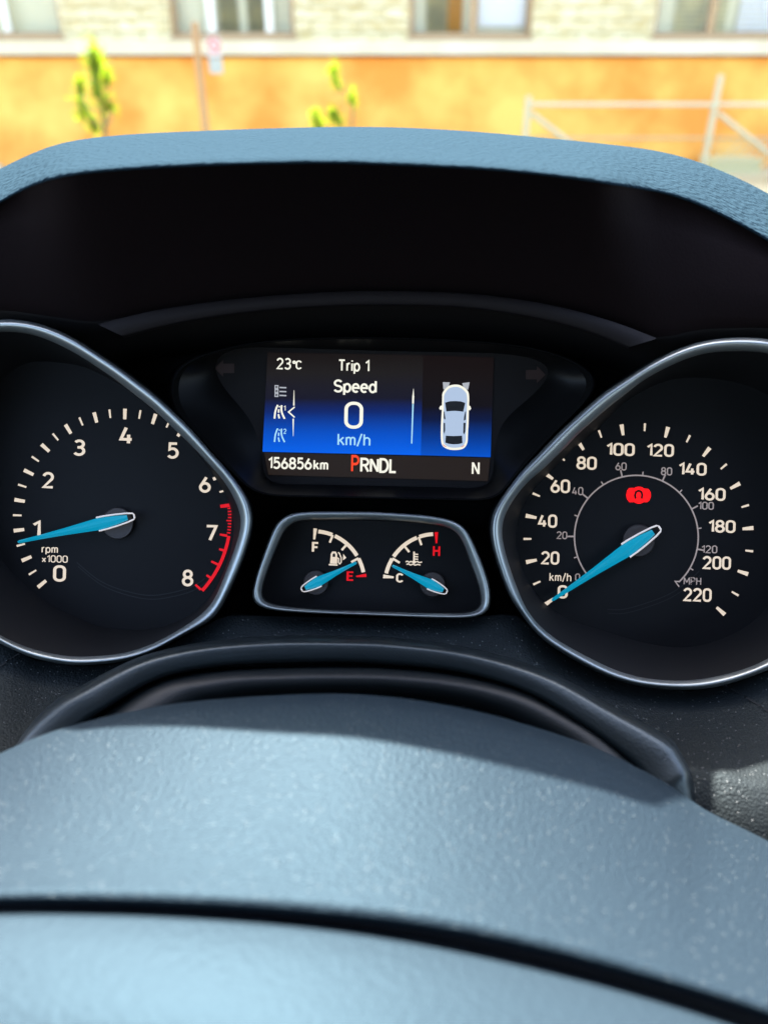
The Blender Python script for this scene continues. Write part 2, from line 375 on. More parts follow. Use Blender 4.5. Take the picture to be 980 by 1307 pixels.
for s, x, y, w, h in (('0',737,737,6.5,10),('20',716.8,683.2,14,10),('40',737,626.7,14.5,10.5),('60',792.4,595.2,14.5,10.5),('80',850.5,601.5,14.5,10.5),('100',901,645.3,20,10.5),('120',905.4,701,20,10.5)):
    mark(speedo, 'mile_numeral', M['mph_grey'], lambda b: text(b, s, x, y, w, h, ZM, .17))
mark(speedo, 'unit_lettering', M['mph_grey'], lambda b: text(b, 'MPH', 883.6, 741.5, 22.5, 9.5, ZM, .15))
mark(speedo, 'dial_groove', M['dial_low'], lambda b: groove(b, [(775,778),(800,777),(846,762),(873,746),(892,729)]))
def brake(b):
    disc(b, 815.2, 632, 10.6, ZM + .0001, 40, 0, 10.9)
    b.poly([K(x, y, ZM) for x, y in ((808,622.6),(802.5,623),(800,626.5),(799,632),(800,637),(803,641),(808,641))], 0)
    b.poly([K(x, y, ZM) for x, y in ((822,623.5),(827.5,624),(830,628),(830.6,633),(829,638),(826,641),(822,641))][::-1], 0)
    pstroke(b, [(811,636.5),(810.2,632),(811.5,628),(815,626.2),(818.5,628),(819.6,632),(818.6,636.5)], 2.7, ZM + .0002, 1)
mark(speedo, 'brake_warning_lamp', [M['lamp_red'], M['lamp_dark']], brake)
# --- needles
def needle(parent, tail, tip, w, hub, hub_r, zf, h=.006, tipw=4.0):
    tail, tip = Vector(tail), Vector(tip); t = (tip - tail).normalized(); n = Vector((-t.y, t.x)); L = (tip - tail).length
    b = MB(); zs = zf + h - .0025
    ring = [K(hub[0] + hub_r * math.cos(a), hub[1] - hub_r * math.sin(a), zf + .0004) for a in [2 * math.pi * i / 40 for i in range(40)]]
    top = [K(hub[0] + hub_r * .94 * math.cos(a), hub[1] - hub_r * .94 * math.sin(a), zf + .0025) for a in [2 * math.pi * i / 40 for i in range(40)]]
    b.loft([ring, top], True); b.poly(top)
    cap = b.build('needle_hub', M['hub_cap'], parent)
    prof = [(.05, .42), (.14, .72), (.24, .92), (.31, 1.0), (.42, .84), (.60, .58), (.80, .38), (.985, tipw / w), (1.0, tipw / w * .5)]
    b = MB(); rows = []
    for u, k in prof:
        c = tail + t * L * u; hw = w / 2 * k
        rows.append([K(*(c + n * hw), zs + .0012), K(*(c + n * hw * .45), zs + .0024), K(*c, zs + .0028), K(*(c - n * hw * .45), zs + .0024), K(*(c - n * hw), zs + .0012)])
    b.loft(rows); b.poly(rows[0][::-1]); b.poly(rows[-1])
    nd = b.build('needle', M['needle_blue'], parent)
    b = MB(); L1, L2 = [], []
    for u, k in ((.31, 1.0), (.24, .97), (.14, .82), (.05, .60), (.0, .38)):
        c = tail + t * L * u; L1.append((c + n * w / 2 * k * 1.0, c + n * (w / 2 * k + w * .13))); L2.append((c - n * w / 2 * k * 1.0, c - n * (w / 2 * k + w * .13)))
    end = [(tail - t * w * .02 + n * s * w * .12, tail - t * w * .16 + n * s * w * .14) for s in (1, 0, -1)]
    path = L1 + end + L2[::-1]
    b.loft([[K(*p[0], zs + .0014) for p in path], [K(*((p[0] + p[1]) / 2), zs + .0020) for p in path], [K(*p[1], zs + .0014) for p in path], [K(*p[1], zs - .001) for p in path]])
    b.build('needle_edging', M['needle_white'], parent)
needle(tach, (170, 659), (22.5, 692), 15.5, (150, 668), 20.5, ZD)
needle(speedo, (840.5, 674.5), (704, 766.5), 17.5, (815, 690), 21, ZD)

# --- fuel and temperature panel
G_OUT = [(323,760),(328,737),(337.5,709),(348,681.6),(356.6,666),(370.5,657.3),(388,654.7),(419,654),(455,654),(485,654.7),(527,657.3),(558,661),(575.6,665),(588,671),(596.4,681),(607,702.4),(615.5,723),(622.4,744),(625,762),(623,778),(617,785),(603,787.5),(560,788),(485,785.5),(402,782),(350,778),(333,775),(325,769)]
G_IN = [(332.5,758),(337.5,737),(348,709),(356.6,688.6),(365,673),(377.4,665),(393,663),(419,662.6),(455,662.8),(485,663.4),(527,666),(558,669.5),(572,673),(582.5,679),(591,692),(600,716),(608.6,739),(613.5,757),(615,772),(613,779),(603,782.3),(560,783),(485,781),(402,778),(350,772.5),(338,770),(333,766)]
cg = (475, 722)
small = gauge('fuel_and_temperature_gauge', cg, G_OUT, G_IN, [((x - cg[0]) * .985 + cg[0], (y - cg[1]) * .97 + cg[1]) for x, y in G_IN], -.010, .008, -.05, 1.03)
ZG = -.0097
FC, TCc = (400, 743), (556.5, 747)
def segs(b, c, r, rng):
    for a0, a1 in rng: pstroke(b, [pa(c, r - 2.4, a0 + (a1 - a0) * i / 10) for i in range(11)], 4.8, ZG)
def fuel_scale(b):
    segs(b, FC, 67.3, ((84.5, 68.2), (65.2, 31.3), (27.6, 11.2)))
    for a in (67.6, 48.5, 27.9): pstroke(b, [pa(FC, 65, a), pa(FC, 54.5, a)], 2.8, ZG + 3e-5)
    taper(b, pa(FC, 54.5, 89), pa(FC, 68.5, 88), 2.6, 4.6, ZG)
mark(small, 'fuel_scale', M['cream'], fuel_scale)
mark(small, 'empty_mark', M['red'], lambda b: (taper(b, pa(FC, 55, 7.5), pa(FC, 68, 7.3), 1.8, 4.4, ZG), text(b, 'E', 446.5, 735.4, 8.5, 12, ZG, .2)))
mark(small, 'full_letter', M['cream'], lambda b: text(b, 'F', 402, 698, 8, 12.5, ZG, .22))
def temp_scale(b):
    segs(b, TCc, 67.8, ((166.6, 148.9), (146, 112), (109.2, 93.4)))
    for a in (110, 129, 148.4): pstroke(b, [pa(TCc, 65.5, a), pa(TCc, 54.5, a)], 2.8, ZG + 3e-5)
    taper(b, pa(TCc, 55, 169.5), pa(TCc, 68.5, 170.5), 2.4, 4.8, ZG)
mark(small, 'temperature_scale', M['cream'], temp_scale)
mark(small, 'hot_mark', M['red'], lambda b: (taper(b, pa(TCc, 53.5, 89.6), pa(TCc, 67.8, 89.8), 2.0, 4.6, ZG), text(b, 'H', 557, 703.4, 9.3, 12.3, ZG, .2)))
mark(small, 'cold_letter', M['cream'], lambda b: text(b, 'C', 510, 737.6, 9.3, 12, ZG, .22))
def pump(b):
    z = ZG; q = lambda x, y: (315 + x / 5.765, 640 + y / 5.765)
    P = lambda pts: b.poly([K(*q(*p), z) for p in pts][::-1])
    pstroke(b, [q(622, 455), q(624, 390), q(632, 376), q(650, 376), q(658, 390), q(656, 455)], 2.4, z)
    P([(616, 408), (666, 410), (664, 460), (612, 458)])
    P([(603, 460), (668, 463), (667, 474), (603, 471)])
    pstroke(b, [q(668, 415), q(676, 422), q(674, 450), q(684, 460), q(694, 448), q(694, 415), q(682, 385), q(672, 374)], 1.5, z)
    P([(709, 386), (732, 415), (707, 434)])
mark(small, 'pump_symbol', M['cream'], pump)
def thermo(b):
    z = ZG; q = lambda x, y: (475 + x / 5.765, 640 + y / 5.765)
    pstroke(b, [q(308, 370), q(307, 445)], 2.2, z); disc(b, *q(307, 446), 2.2, z + 2e-5, 16)
    for y in (388, 406, 424): pstroke(b, [q(310, y), q(338, y + 2)], 1.5, z)
    pstroke(b, cr([q(246, 446), q(258, 440), q(270, 448), q(284, 442), q(294, 447)], False, 4), 1.5, z); pstroke(b, cr([q(320, 447), q(332, 442), q(346, 450), q(366, 446)], False, 4), 1.5, z)
    pstroke(b, cr([q(252, 464), q(268, 460), q(282, 468), q(300, 462), q(316, 469), q(334, 464), q(354, 469)], False, 4), 1.5, z)
mark(small, 'coolant_symbol', M['cream'], thermo)
mark(small, 'dial_groove', M['dial_low'], lambda b: groove(b, [(353,732),(380,741),(420,749),(470,753),(520,753),(560,749),(600,742)]))
needle(small, (386, 752.5), (455, 718), 12.5, (403, 744), 16, -.010, .005, 3.4)
needle(small, (569, 755.5), (500.5, 722), 12.5, (552, 746), 16, -.010, .005, 3.4)

# --- screen pod
P_RIM = [(222,488),(225,522),(259,559),(279,583),(298,602),(312,617),(326,627),(347,631.5),(400,633),(490,635),(570,636.5),(622,637),(636,632),(646,620),(664,598),(684,575),(712,545),(738,520),(756,498),(758,482),(716,456),(640,440),(490,432),(350,436),(268,452),(232,468)]
P_IN = [(272,460),(282,490),(300,510),(316,530),(327,552),(333,575),(336,600),(341,612),(352,617),(400,618),(490,620),(570,621.5),(612,622),(624,618),(629,604),(631,575),(637,548),(650,528),(672,510),(694,490),(706,472),(690,460),(640,452),(490,448),(350,444),(300,445)]
cp = (482, 540)
PR, PI_ = polar(P_RIM, cp, NA), polar(P_IN, cp, NA)
lift = lambda L, z: [K(p.x, p.y, z) for p in L]
b = MB(); b.poly(lift(PI_, -.022)); disp = b.build('display_screen', M['soffit'], cluster)
b = MB()
b.loft([lift([Vector(cp) + (p - Vector(cp)) * 1.03 for p in PR], -.05), lift([Vector(cp) + (p - Vector(cp)) * 1.014 for p in PR], -.006), lift([Vector(cp) + (p - Vector(cp)) * 1.006 for p in PR], -.0042), lift(PR, -.0048), lift([p + (q - p) * .08 for p, q in zip(PR, PI_)], -.007)], True, 1)
b.loft([lift([p + (q - p) * .08 for p, q in zip(PR, PI_)], -.007), lift([p + (q - p) * .35 for p, q in zip(PR, PI_)], -.012), lift([p + (q - p) * .7 for p, q in zip(PR, PI_)], -.017), lift(PI_, -.022)], True, 0)
b.build('screen_surround', [M['gloss_black'], M['pod_black']], disp, smooth=True)
ZS = -.0215
def screen_mat(name, lo, stops):               # what the lit screen shows: a vertical ramp
    m = glow(name, (0, 0, 0), 1.0, (.006, .006, .006), .25); t = m.node_tree; p = t.nodes['Principled BSDF']
    tc = t.nodes.new('ShaderNodeTexCoord'); sp = t.nodes.new('ShaderNodeSeparateXYZ'); rp = t.nodes.new('ShaderNodeValToRGB')
    t.links.new(tc.outputs['Generated'], sp.inputs[0]); t.links.new(sp.outputs['Y'], rp.inputs[0]); t.links.new(rp.outputs[0], p.inputs['Emission Color'])
    e = rp.color_ramp.elements
    while len(e) < len(stops): e.new(.5)
    for el, (pos, c) in zip(e, stops): el.position = pos; el.color = (*lin(c), 1)
    return m
SM1 = screen_mat('screen_main', 0, [(0, (0, 100, 240)), (.22, (0, 78, 196)), (.42, (10, 38, 110)), (.55, (22, 22, 40)), (.8, (30, 27, 27)), (1, (22, 15, 13))])
SM2 = screen_mat('screen_side', 0, [(0, (0, 84, 205)), (.18, (0, 58, 150)), (.36, (6, 22, 66)), (.5, (15, 11, 18)), (.75, (20, 13, 13)), (1, (20, 10, 9))])
b = MB(); b.poly([K(x, y, ZS) for x, y in ((335, 576.5), (537, 581), (540, 453), (341.5, 449.5))]); b.build('main_page', SM1, disp)
b = MB(); b.poly([K(x, y, ZS) for x, y in ((537, 581), (626, 583.5), (630, 456), (540, 453))]); b.build('vehicle_page', SM2, disp)
b = MB(); b.poly([K(x, y, ZS) for x, y in ((342.5, 606), (622.5, 614), (625.5, 584.5), (337, 577.5))]); b.build('status_bar', M['strip'], disp)
ZT = ZS + .0003
def rd(name, mt, s, x, y, w, h, wt=.15, tr=.24): mark(disp, name, mt, lambda b: text(b, s, x, y, w, h, ZT, wt, -1.2, 0, tr))
mark(disp, 'temperature_readout', M['scr_white'], lambda b: (text(b, '23', 362, 464, 19, 15, ZT, .16), text(b, 'oC', 379, 465.5, 12, 11.5, ZT, .18, -1.5, 0, .14)))
rd('page_title', M['scr_white'], 'Trip 1', 452, 467.5, 39, 18.5, .165)
rd('speed_caption', M['scr_white'], 'Speed', 453.3, 494.3, 55, 19.5, .175, .2)
rd('speed_readout', M['scr_white'], '0', 451.4, 529.8, 24, 34.5, .13)
rd('speed_unit', M['scr_cyan'], 'km/h', 451.7, 561.5, 42, 16.5, .13, .2)
mark(disp, 'odometer_readout', M['scr_white'], lambda b: (text(b, '156856', 370.3, 591, 55.5, 16, ZT, .19, -1.2), text(b, 'km', 409.4, 593.5, 19, 12, ZT, .18, -1.2)))
rd('park_letter', M['scr_orange'], 'P', 453.4, 591, 10.5, 20.8, .17)
rd('gear_letters', M['scr_white'], 'RNDL', 482.4, 594, 45.5, 19, .18, .2)
rd('compass_letter', M['scr_white'], 'N', 607, 597.5, 10, 15, .17)
def icq(x, y): return (335 + x / 11.885, 470 + y / 11.885)
def menu(b):
    for y in (285, 345, 405):
        pstroke(b, [icq(*p) for p in ((192, y - 24), (236, y - 23), (234, y + 22), (190, y + 21))], 1.3, ZT, 0, True)
        disc(b, *icq(213, y), .5, ZT, 8); pstroke(b, [icq(258, y + 5), icq(362, y + 9)], 1.7, ZT)
mark(disp, 'menu_symbol', M['scr_grey'], menu)
def road(b, dy, n, wt):
    q = lambda x, y: icq(x, y + dy)
    pstroke(b, cr([q(182, 762), q(192, 670), q(212, 600), q(232, 556)], False, 5), wt, ZT)
    pstroke(b, cr([q(292, 560), q(286, 620), q(300, 690), q(336, 765)], False, 5), wt, ZT)
    pstroke(b, [q(258, 572), q(256, 592)], wt * .8, ZT); pstroke(b, [q(247, 620), q(245, 672)], wt * .9, ZT); pstroke(b, [q(240, 695), q(255, 760)], wt * .95, ZT)
    text(b, n, *q(338, 600), 2.2 if n == '1' else 4.0, 6.6, ZT, .2)
mark(disp, 'road_symbol', M['scr_white'], lambda b: road(b, 0, '1', 2.3))
mark(disp, 'road_symbol', M['scr_cyan'], lambda b: road(b, 355, '2', 1.9))
def pointer(b):
    pstroke(b, [icq(488, 585), icq(395, 662), icq(488, 745)], 1.7, ZT)
    taper(b, icq(478, 330), icq(475, 565), .5, 1.9, ZT); taper(b, icq(466, 765), icq(466, 1030), 1.9, .5, ZT)
mark(disp, 'page_pointer', M['scr_white'], pointer)
def sbar(b):
    taper(b, (527.6, 496), (527.3, 505), .4, 2, ZT); pstroke(b, [(527.3, 505), (527, 515)], 2.4, ZT); taper(b, (527, 515.5), (525.3, 566), 1.9, 1.5, ZT, 1)
mark(disp, 'scroll_bar', [M['scr_white'], M['scr_cyan']], sbar)
def cq(x, y): return (545 + x / 11.885, 475 + y / 11.885)
def caricon(b):
    P = lambda pts, m, z: b.poly([K(*cq(*p), z) for p in pts][::-1], m)
    out = cr([(300,225),(360,196),(430,186),(500,196),(570,235),(625,300),(638,400),(632,560),(628,760),(618,950),(610,1070),(560,1150),(470,1178),(350,1176),(260,1140),(218,1080),(208,950),(212,760),(224,560),(228,400),(236,310)], True, 4)
    P(out, 0, ZT)
    for s in (((236,500),(200,510),(182,545),(200,572),(238,560)), ((630,500),(655,515),(668,550),(645,580),(626,565))): P(s, 0, ZT + 2e-5)
    c = Vector((424, 690)); P([(c.x + (p.x - c.x) * .86, c.y + (p.y - c.y) * .93) for p in out], 1, ZT + 5e-5)
    P([(272,460),(340,440),(430,436),(510,442),(578,465),(548,598),(480,590),(430,586),(360,588),(292,595)], 2, ZT + 8e-5)
    P([(284,962),(400,968),(530,962),(536,1075),(480,1090),(400,1094),(330,1086),(275,1068)], 2, ZT + 8e-5)
    P([(250,590),(262,600),(278,700),(270,720),(252,700)], 2, ZT + 8e-5); P([(580,590),(590,600),(584,720),(556,735),(560,680)], 2, ZT + 8e-5)
    P([(250,768),(272,770),(274,880),(262,940),(250,900)], 2, ZT + 8e-5); P([(552,765),(584,768),(578,900),(562,945),(548,920)], 2, ZT + 8e-5)
    P([(240,1085),(262,1110),(300,1130),(270,1132),(240,1110)], 3, ZT + 8e-5); P([(560,1100),(540,1118),(500,1136),(540,1136),(566,1112)], 3, ZT + 8e-5)
    P([(238,150),(345,152),(330,205),(262,262),(246,255)], 4, ZT); P([(530,165),(645,150),(622,262),(600,262),(548,215)], 4, ZT)
mark(disp, 'vehicle_picture', [M['scr_white'], M['car_body'], M['car_dark'], M['car_red'], M['scr_grey']], caricon)
for s, x in ((-1, 287), (1, 683)):
    mark(disp, 'turn_arrow', M['indicator_off'], lambda b: b.poly([K(x + s * u, 470 + v + (8 if s > 0 else 0), -.0217) for u, v in ((13, 0), (2, -11), (2, -6), (-12, -6), (-12, 6), (2, 6), (2, 11))][::s]))

# ================================================================== THE DASHBOARD
dash = thing('dashboard', 'dark dashboard with padded leather-grain hood over the gauges and dusty lower trim', 'dashboard', K(490, 860, -.03), CAR)
XS = [-420 + i * 20 for i in range(92)]
SIL = [(-420,560),(-250,400),(-120,292),(-50,242),(0,215),(30,200),(75,182),(150,172),(245,167),(370,162.5),(490,161.5),(600,167),(690,175),(780,184),(840,192),(890,205),(940,226),(980,246),(1060,300),(1180,410),(1400,640)]
LIP = [(-420,640),(-250,460),(-120,345),(-50,288),(0,256),(25,241),(50,229),(100,219),(200,211),(300,207),(400,205),(490,207),(640,215),(765,230),(865,248),(940,282),(980,304),(1060,364),(1180,480),(1400,730)]
ARC = [(-420,700),(-250,480),(-100,400),(0,396),(60,403),(125,410),(200,396),(300,382),(400,374),(490,371.5),(600,375),(700,389),(780,410),(838,430),(900,420),(1000,420),(1100,440),(1250,560),(1400,780)]
def soft(L, k=2):
    for _ in range(k): L = [L[0]] + [.25 * L[i - 1] + .5 * L[i] + .25 * L[i + 1] for i in range(1, len(L) - 1)] + [L[-1]]
    return L
sil, lip, arcy = soft(at_x(SIL, XS)), soft(at_x(LIP, XS)), at_x(ARC, XS)
ZSIL = -.075
sst = lambda t: (lambda u: u * u * (3 - 2 * u))(max(0, min(1, t)))
ZL = [max(.004, .0745 - .03 * ((x - 430) / 460) ** 2 - .034 * sst((x - 750) / 95) - .028 * sst((100 - x) / 95)) for x in XS]     # the lip curves away towards its ends
def row(ys, z): return [K(x, y, z[i] if isinstance(z, list) else z) for i, (x, y) in enumerate(zip(XS, ys))]
def zr_(L, a): return [v + a for v in L]
def mixr(a, c, t): return [p + (q - p) * t for p, q in zip(a, c)]
b = MB()
rows = [row([y + 3.2 for y in lip], zr_(ZL, -.0010)), row([y + 1.2 for y in lip], zr_(ZL, .0002)), row([y - 1.4 for y in lip], zr_(ZL, -.0004))]
for i in range(1, 13):
    t = i / 12
    rows.append(row(mixr([y - 1.4 for y in lip], sil, 1 - (1 - t) ** 1.7), [q - .0004 + (ZSIL - q) * t for q in ZL]))
rows += [row([y + 6 for y in sil], ZSIL - .035), row([y + 26 for y in sil], ZSIL - .075), row([y + 110 for y in sil], ZSIL - .12)]
b.loft(rows)
hood = b.build('hood_top', M['hood_leather'], dash, smooth=True)
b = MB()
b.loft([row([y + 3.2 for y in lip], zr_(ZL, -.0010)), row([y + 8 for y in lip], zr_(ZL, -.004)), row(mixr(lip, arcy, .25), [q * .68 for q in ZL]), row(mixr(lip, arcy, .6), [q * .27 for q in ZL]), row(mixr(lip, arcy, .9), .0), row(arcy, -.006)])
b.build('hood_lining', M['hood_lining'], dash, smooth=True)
A2 = [(125,414),(200,396),(300,382),(400,374),(490,371.5),(600,375),(700,389),(780,410),(838,432)]
B2 = [(157,429),(230,411),(320,397),(410,390),(490,388),(590,391),(680,404),(750,422),(802,443)]
n2 = 60
def resample(pts, n):
    c = cr(pts, False, 12); d = [0]
    for p, q in zip(c, c[1:]): d.append(d[-1] + (q - p).length)
    out = []; j = 0
    for i in range(n):
        s = d[-1] * i / (n - 1)
        while j < len(c) - 2 and d[j + 1] < s: j += 1
        out.append(c[j] + (c[j + 1] - c[j]) * ((s - d[j]) / max(1e-9, d[j + 1] - d[j])))
    return out
ra, rb = resample(A2, n2), resample(B2, n2)
b = MB(); b.loft([[K(p.x, p.y - .5, .0035) for p in ra], [K(*(p + (q - p) * .1), .0052) for p, q in zip(ra, rb)], [K(*(p + (q - p) * .9), .0052) for p, q in zip(ra, rb)], [K(q.x, q.y + .5, .003) for q in rb], [K(q.x, q.y + 4, -.045) for q in rb]])
b.build('hood_trim', M['trim_strip'], dash, smooth=True)
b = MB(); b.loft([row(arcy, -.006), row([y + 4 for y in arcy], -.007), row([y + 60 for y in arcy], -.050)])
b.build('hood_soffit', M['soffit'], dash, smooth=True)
# lower fascia: a dusty shelf from under the gauges towards the driver
FA = [(-420,900),(-250,880),(-100,850),(0,824),(40,842),(100,850),(150,848),(200,834),(250,806),(290,787),(330,787),(490,790),(620,787),(660,787),(700,824),(750,853),(800,872),(850,881),(900,881),(950,869),(980,858),(1100,840),(1250,860),(1400,900)]
FB = [(-420,1010),(0,970),(100,960),(490,955),(880,985),(980,1010),(1400,1060)]
FD = [(-420,1180),(490,1120),(980,1190),(1400,1250)]
FBZ = [.047 + .010 * (sst((x - 850) / 120) + sst((60 - x) / 120)) for x in XS]     # side bulges added so the fascia catches sun past the hood shadow
fa, fb, fd = at_x(FA, XS), at_x(FB, XS), at_x(FD, XS)
b = MB(); b.loft([row([y - 3 for y in fa], -.056), row([y - 1 for y in fa], -.003), row(fa, .0)] + [row(mixr(fa, fb, t), [q * t ** 1.25 for q in FBZ]) for t in (.1, .2, .3, .4, .5, .6, .7, .8, .9, 1)] + [row(mixr(fb, fd, t), [q + .012 * t for q in FBZ]) for t in (.35, .7, 1)] + [row([y + 60 for y in fd], .02)])
b.build('lower_fascia', M['fascia'], dash, smooth=True)
def on_shelf(x, y):
    i = min(range(len(XS)), key=lambda k: abs(XS[k] - x)); t = max(0, min(1, (y - fa[i]) / (fb[i] - fa[i]))); return K(x, y, FBZ[i] * t ** 1.25 + .0007)
for pts in ([(25, 834), (12, 842), (-30, 872)], [(922, 873), (945, 886), (980, 908), (1040, 950)]):
    c = cr(pts, False, 8); b = MB(); b.loft([[on_shelf(p.x, p.y - .8) for p in c], [on_shelf(p.x, p.y + .8) for p in c]]); b.build('panel_gap', M['black_plastic'], dash)
# arch over the steering column
AT = [(10,968),(34,933),(71,898),(101,881),(135,862.5),(168,846.5),(202,835),(252,824.5),(303,818.5),(365,815),(435,815.5),(500,818),(600,831),(700,861),(780,904),(850,943),(869,964),(883,992),(892,1030),(896,1070),(898,1120)]
AB = [(50,985),(66,960),(105,925),(135,905),(162,888),(189,873),(219,861.5),(262,853),(310,848.5),(365,846.5),(435,845.5),(495,848),(585,858),(668,882),(738,922),(795,965),(820,990),(840,1020),(852,1060),(858,1100),(862,1150)]
at_, ab_ = cr(AT, False, 6), cr(AB, False, 6)
def rib(t, off=(0, 0), z=0): return [K(p.x + (q.x - p.x) * t + off[0], p.y + (q.y - p.y) * t + off[1], z + zz) for p, q, zz in zip(at_, ab_, zoff)]
zoff = []
for p in at_:
    zoff.append(.027 * (max(0, min(1, (p.y - 815) / 170))) )
b = MB(); b.loft([rib(0, (0, -4), .006), rib(0, (0, 0), .0225), rib(.05, (0, 0), .0242), rib(.11, (0, 0), .0258), rib(.18, (0, 0), .0269), rib(.28, (0, 0), .0276), rib(.8, (0, 0), .0279), rib(.92, (0, 0), .0274), rib(.99, (0, 0), .0252), rib(1.03, (0, 0), .020), rib(1.04, (0, 0), -.02)])
b.build('column_arch', M['arch'], dash, smooth=True)

# ================================================================== STEERING COLUMN AND WHEEL
CT = [(120,925),(165,891),(202,871),(236,863),(286,856),(350,853),(420,851.5),(500,853),(590,862),(670,881),(730,908),(790,945),(850,1010)]
ct = cr(CT, False, 8)
cen = Vector((480, 1010))
cz = lambda k, z: [K(*(p + (cen - p) * k), z + .022 * max(0, min(1, (p.y - 853) / 150))) for p in ct]
b = MB(); b.loft([cz(-.05, -.02), cz(-.01, .018), cz(.0, .024), cz(.025, .0285), cz(.06, .031), cz(.10, .0325), cz(.16, .032), cz(.22, .026), cz(.26, -.02)])
col_o = b.build('steering_column', M['column'], None, smooth=True)
b2 = K(480, 900, .0)
col_o.data.transform(Matrix.Translation(-b2)); col_o.matrix_world = CAR @ Matrix.Translation(b2)
col_o['label'] = 'black rounded column cover tucked between the arch and the steering wheel'; col_o['category'] = 'steering column'

wheel = thing('steering_wheel', 'blurred steering wheel hub in the foreground with a dark curved seam', 'steering wheel', K(490, 1200, .12), CAR)
WS = [(-420,1130),(-200,1030),(-60,985),(0,962),(40,944),(100,924),(200,902),(300,891),(440,886),(550,897),(650,919),(760,955),(850,1000),(900,1034),(980,1074),(1100,1140),(1400,1330)]
WT = [(-420,1165),(-200,1150),(0,1146),(100,1146),(200,1149),(300,1154),(400,1162),(500,1173),(600,1189),(700,1211),(800,1237),(900,1266),(980,1292),(1150,1355),(1400,1460)]
WB = [(-420,1195),(-200,1178),(0,1172),(100,1172),(200,1175),(300,1181),(400,1190),(500,1204),(600,1223),(700,1246),(800,1272),(900,1302),(980,1330),(1150,1395),(1400,1500)]
ws, wt, wb = at_x(WS, XS), at_x(WT, XS), at_x(WB, XS)
Z0, Z1 = .080, .154
FALL = [-.010 * sst((x - 400) / 480) for x in XS]           # the hub turns away towards its right side
b = MB(); rows = [row([y + 60 for y in ws], zr_(FALL, Z0 - .04)), row([y + 18 for y in ws], zr_(FALL, Z0 - .018)), row([y + 3 for y in ws], zr_(FALL, Z0 - .005))]
for i in range(17):
    t = i / 16; rows.append(row(mixr(ws, wt, t), [Z0 + (Z1 - Z0) * (t ** .8) + f * (1 - t) for f in FALL]))
rows += [row([y + 4 for y in wt], Z1 - .0005), row([y + 9 for y in wt], Z1 - .003)]
b.loft(rows); b.build('hub_cover', M['wheel'], wheel, smooth=True)
b = MB(); b.loft([row([y + 6 for y in wt], Z1 - .002), row(mixr(wt, wb, .45), Z1 - .006), row(mixr(wt, wb, .9), Z1 - .003)]); b.build('seam', M['seam'], wheel, smooth=True)
b = MB(); b.loft([row([y - 9 for y in wb], Z1 - .003), row([y - 4 for y in wb], Z1 + .0005), row([y + 2 for y in wb], Z1 + .0025), row([y + 40 for y in wb], Z1 + .010), row([y + 100 for y in wb], Z1 + .021), row([y + 200 for y in wb], Z1 + .034), row([y + 380 for y in wb], Z1 + .046)])
b.build('horn_pad', M['wheel_pad'], wheel, smooth=True)

# ================================================================== THE STREET
def struct(o): o['kind'] = 'structure'; return o
FY = 10.5
M['asphalt'] = mat('asphalt', (.05, .05, .052), .9, mix=((.075, .073, .07), 3, .35, .7), bump=[('noise', 120, .4, .01)])
M['paving'] = mat('paving', (.46, .35, .17), .85, mix=((.58, .46, .25), 1.5, .35, .7), bump=[('noise', 60, .3, .01)])
M['orange_wall'] = mat('orange_wall', (.74, .265, .032), .85, mix=((.87, .50, .10), 1.3, .38, .66), bump=[('noise', 14, .5, .03)])
M['ledge'] = mat('ledge', (.60, .52, .33), .8, mix=((.68, .60, .42), 2, .4, .7))
M['frame_white'] = mat('frame_white', (.75, .72, .58), .6)
M['frame_brown'] = mat('frame_brown', (.42, .27, .13), .7)
M['curtain'] = mat('curtain', (.62, .56, .30), .9, mix=((.45, .42, .25), 6, .4, .6))
M['blind_white'] = mat('blind_white', (.85, .85, .80), .7)
M['amber'] = mat('amber', (.75, .42, .05), .8)
M['room'] = mat('room', (.80, .76, .52), .9)
M['galv'] = mat('galv', (.46, .43, .28), .5, metal=.2)
M['sign_white'] = mat('sign_white', (.50, .46, .40), .5)
M['sign_grey'] = mat('sign_grey', (.34, .36, .30), .5)
M['sign_red'] = mat('sign_red', (.55, .12, .10), .5)
M['pole'] = mat('pole', (.38, .22, .09), .7)
M['leaf'] = mat('leaf', (.15, .22, .010), .7, mix=((.28, .29, .010), 9, .35, .65))
tl = M['leaf'].node_tree; tb = tl.nodes.new('ShaderNodeBsdfTranslucent'); tb.inputs[0].default_value = (.20, .31, .006, 1)   # young leaves let the sun through
ml = tl.nodes.new('ShaderNodeMixShader'); ml.inputs[0].default_value = .5
tl.links.new(tl.nodes['Principled BSDF'].outputs[0], ml.inputs[1]); tl.links.new(tb.outputs[0], ml.inputs[2]); tl.links.new(ml.outputs[0], tl.nodes['Material Output'].inputs[0])
M['bark'] = mat('bark', (.16, .12, .05), .9)
M['box_green'] = mat('box_green', (.52, .48, .24), .6)
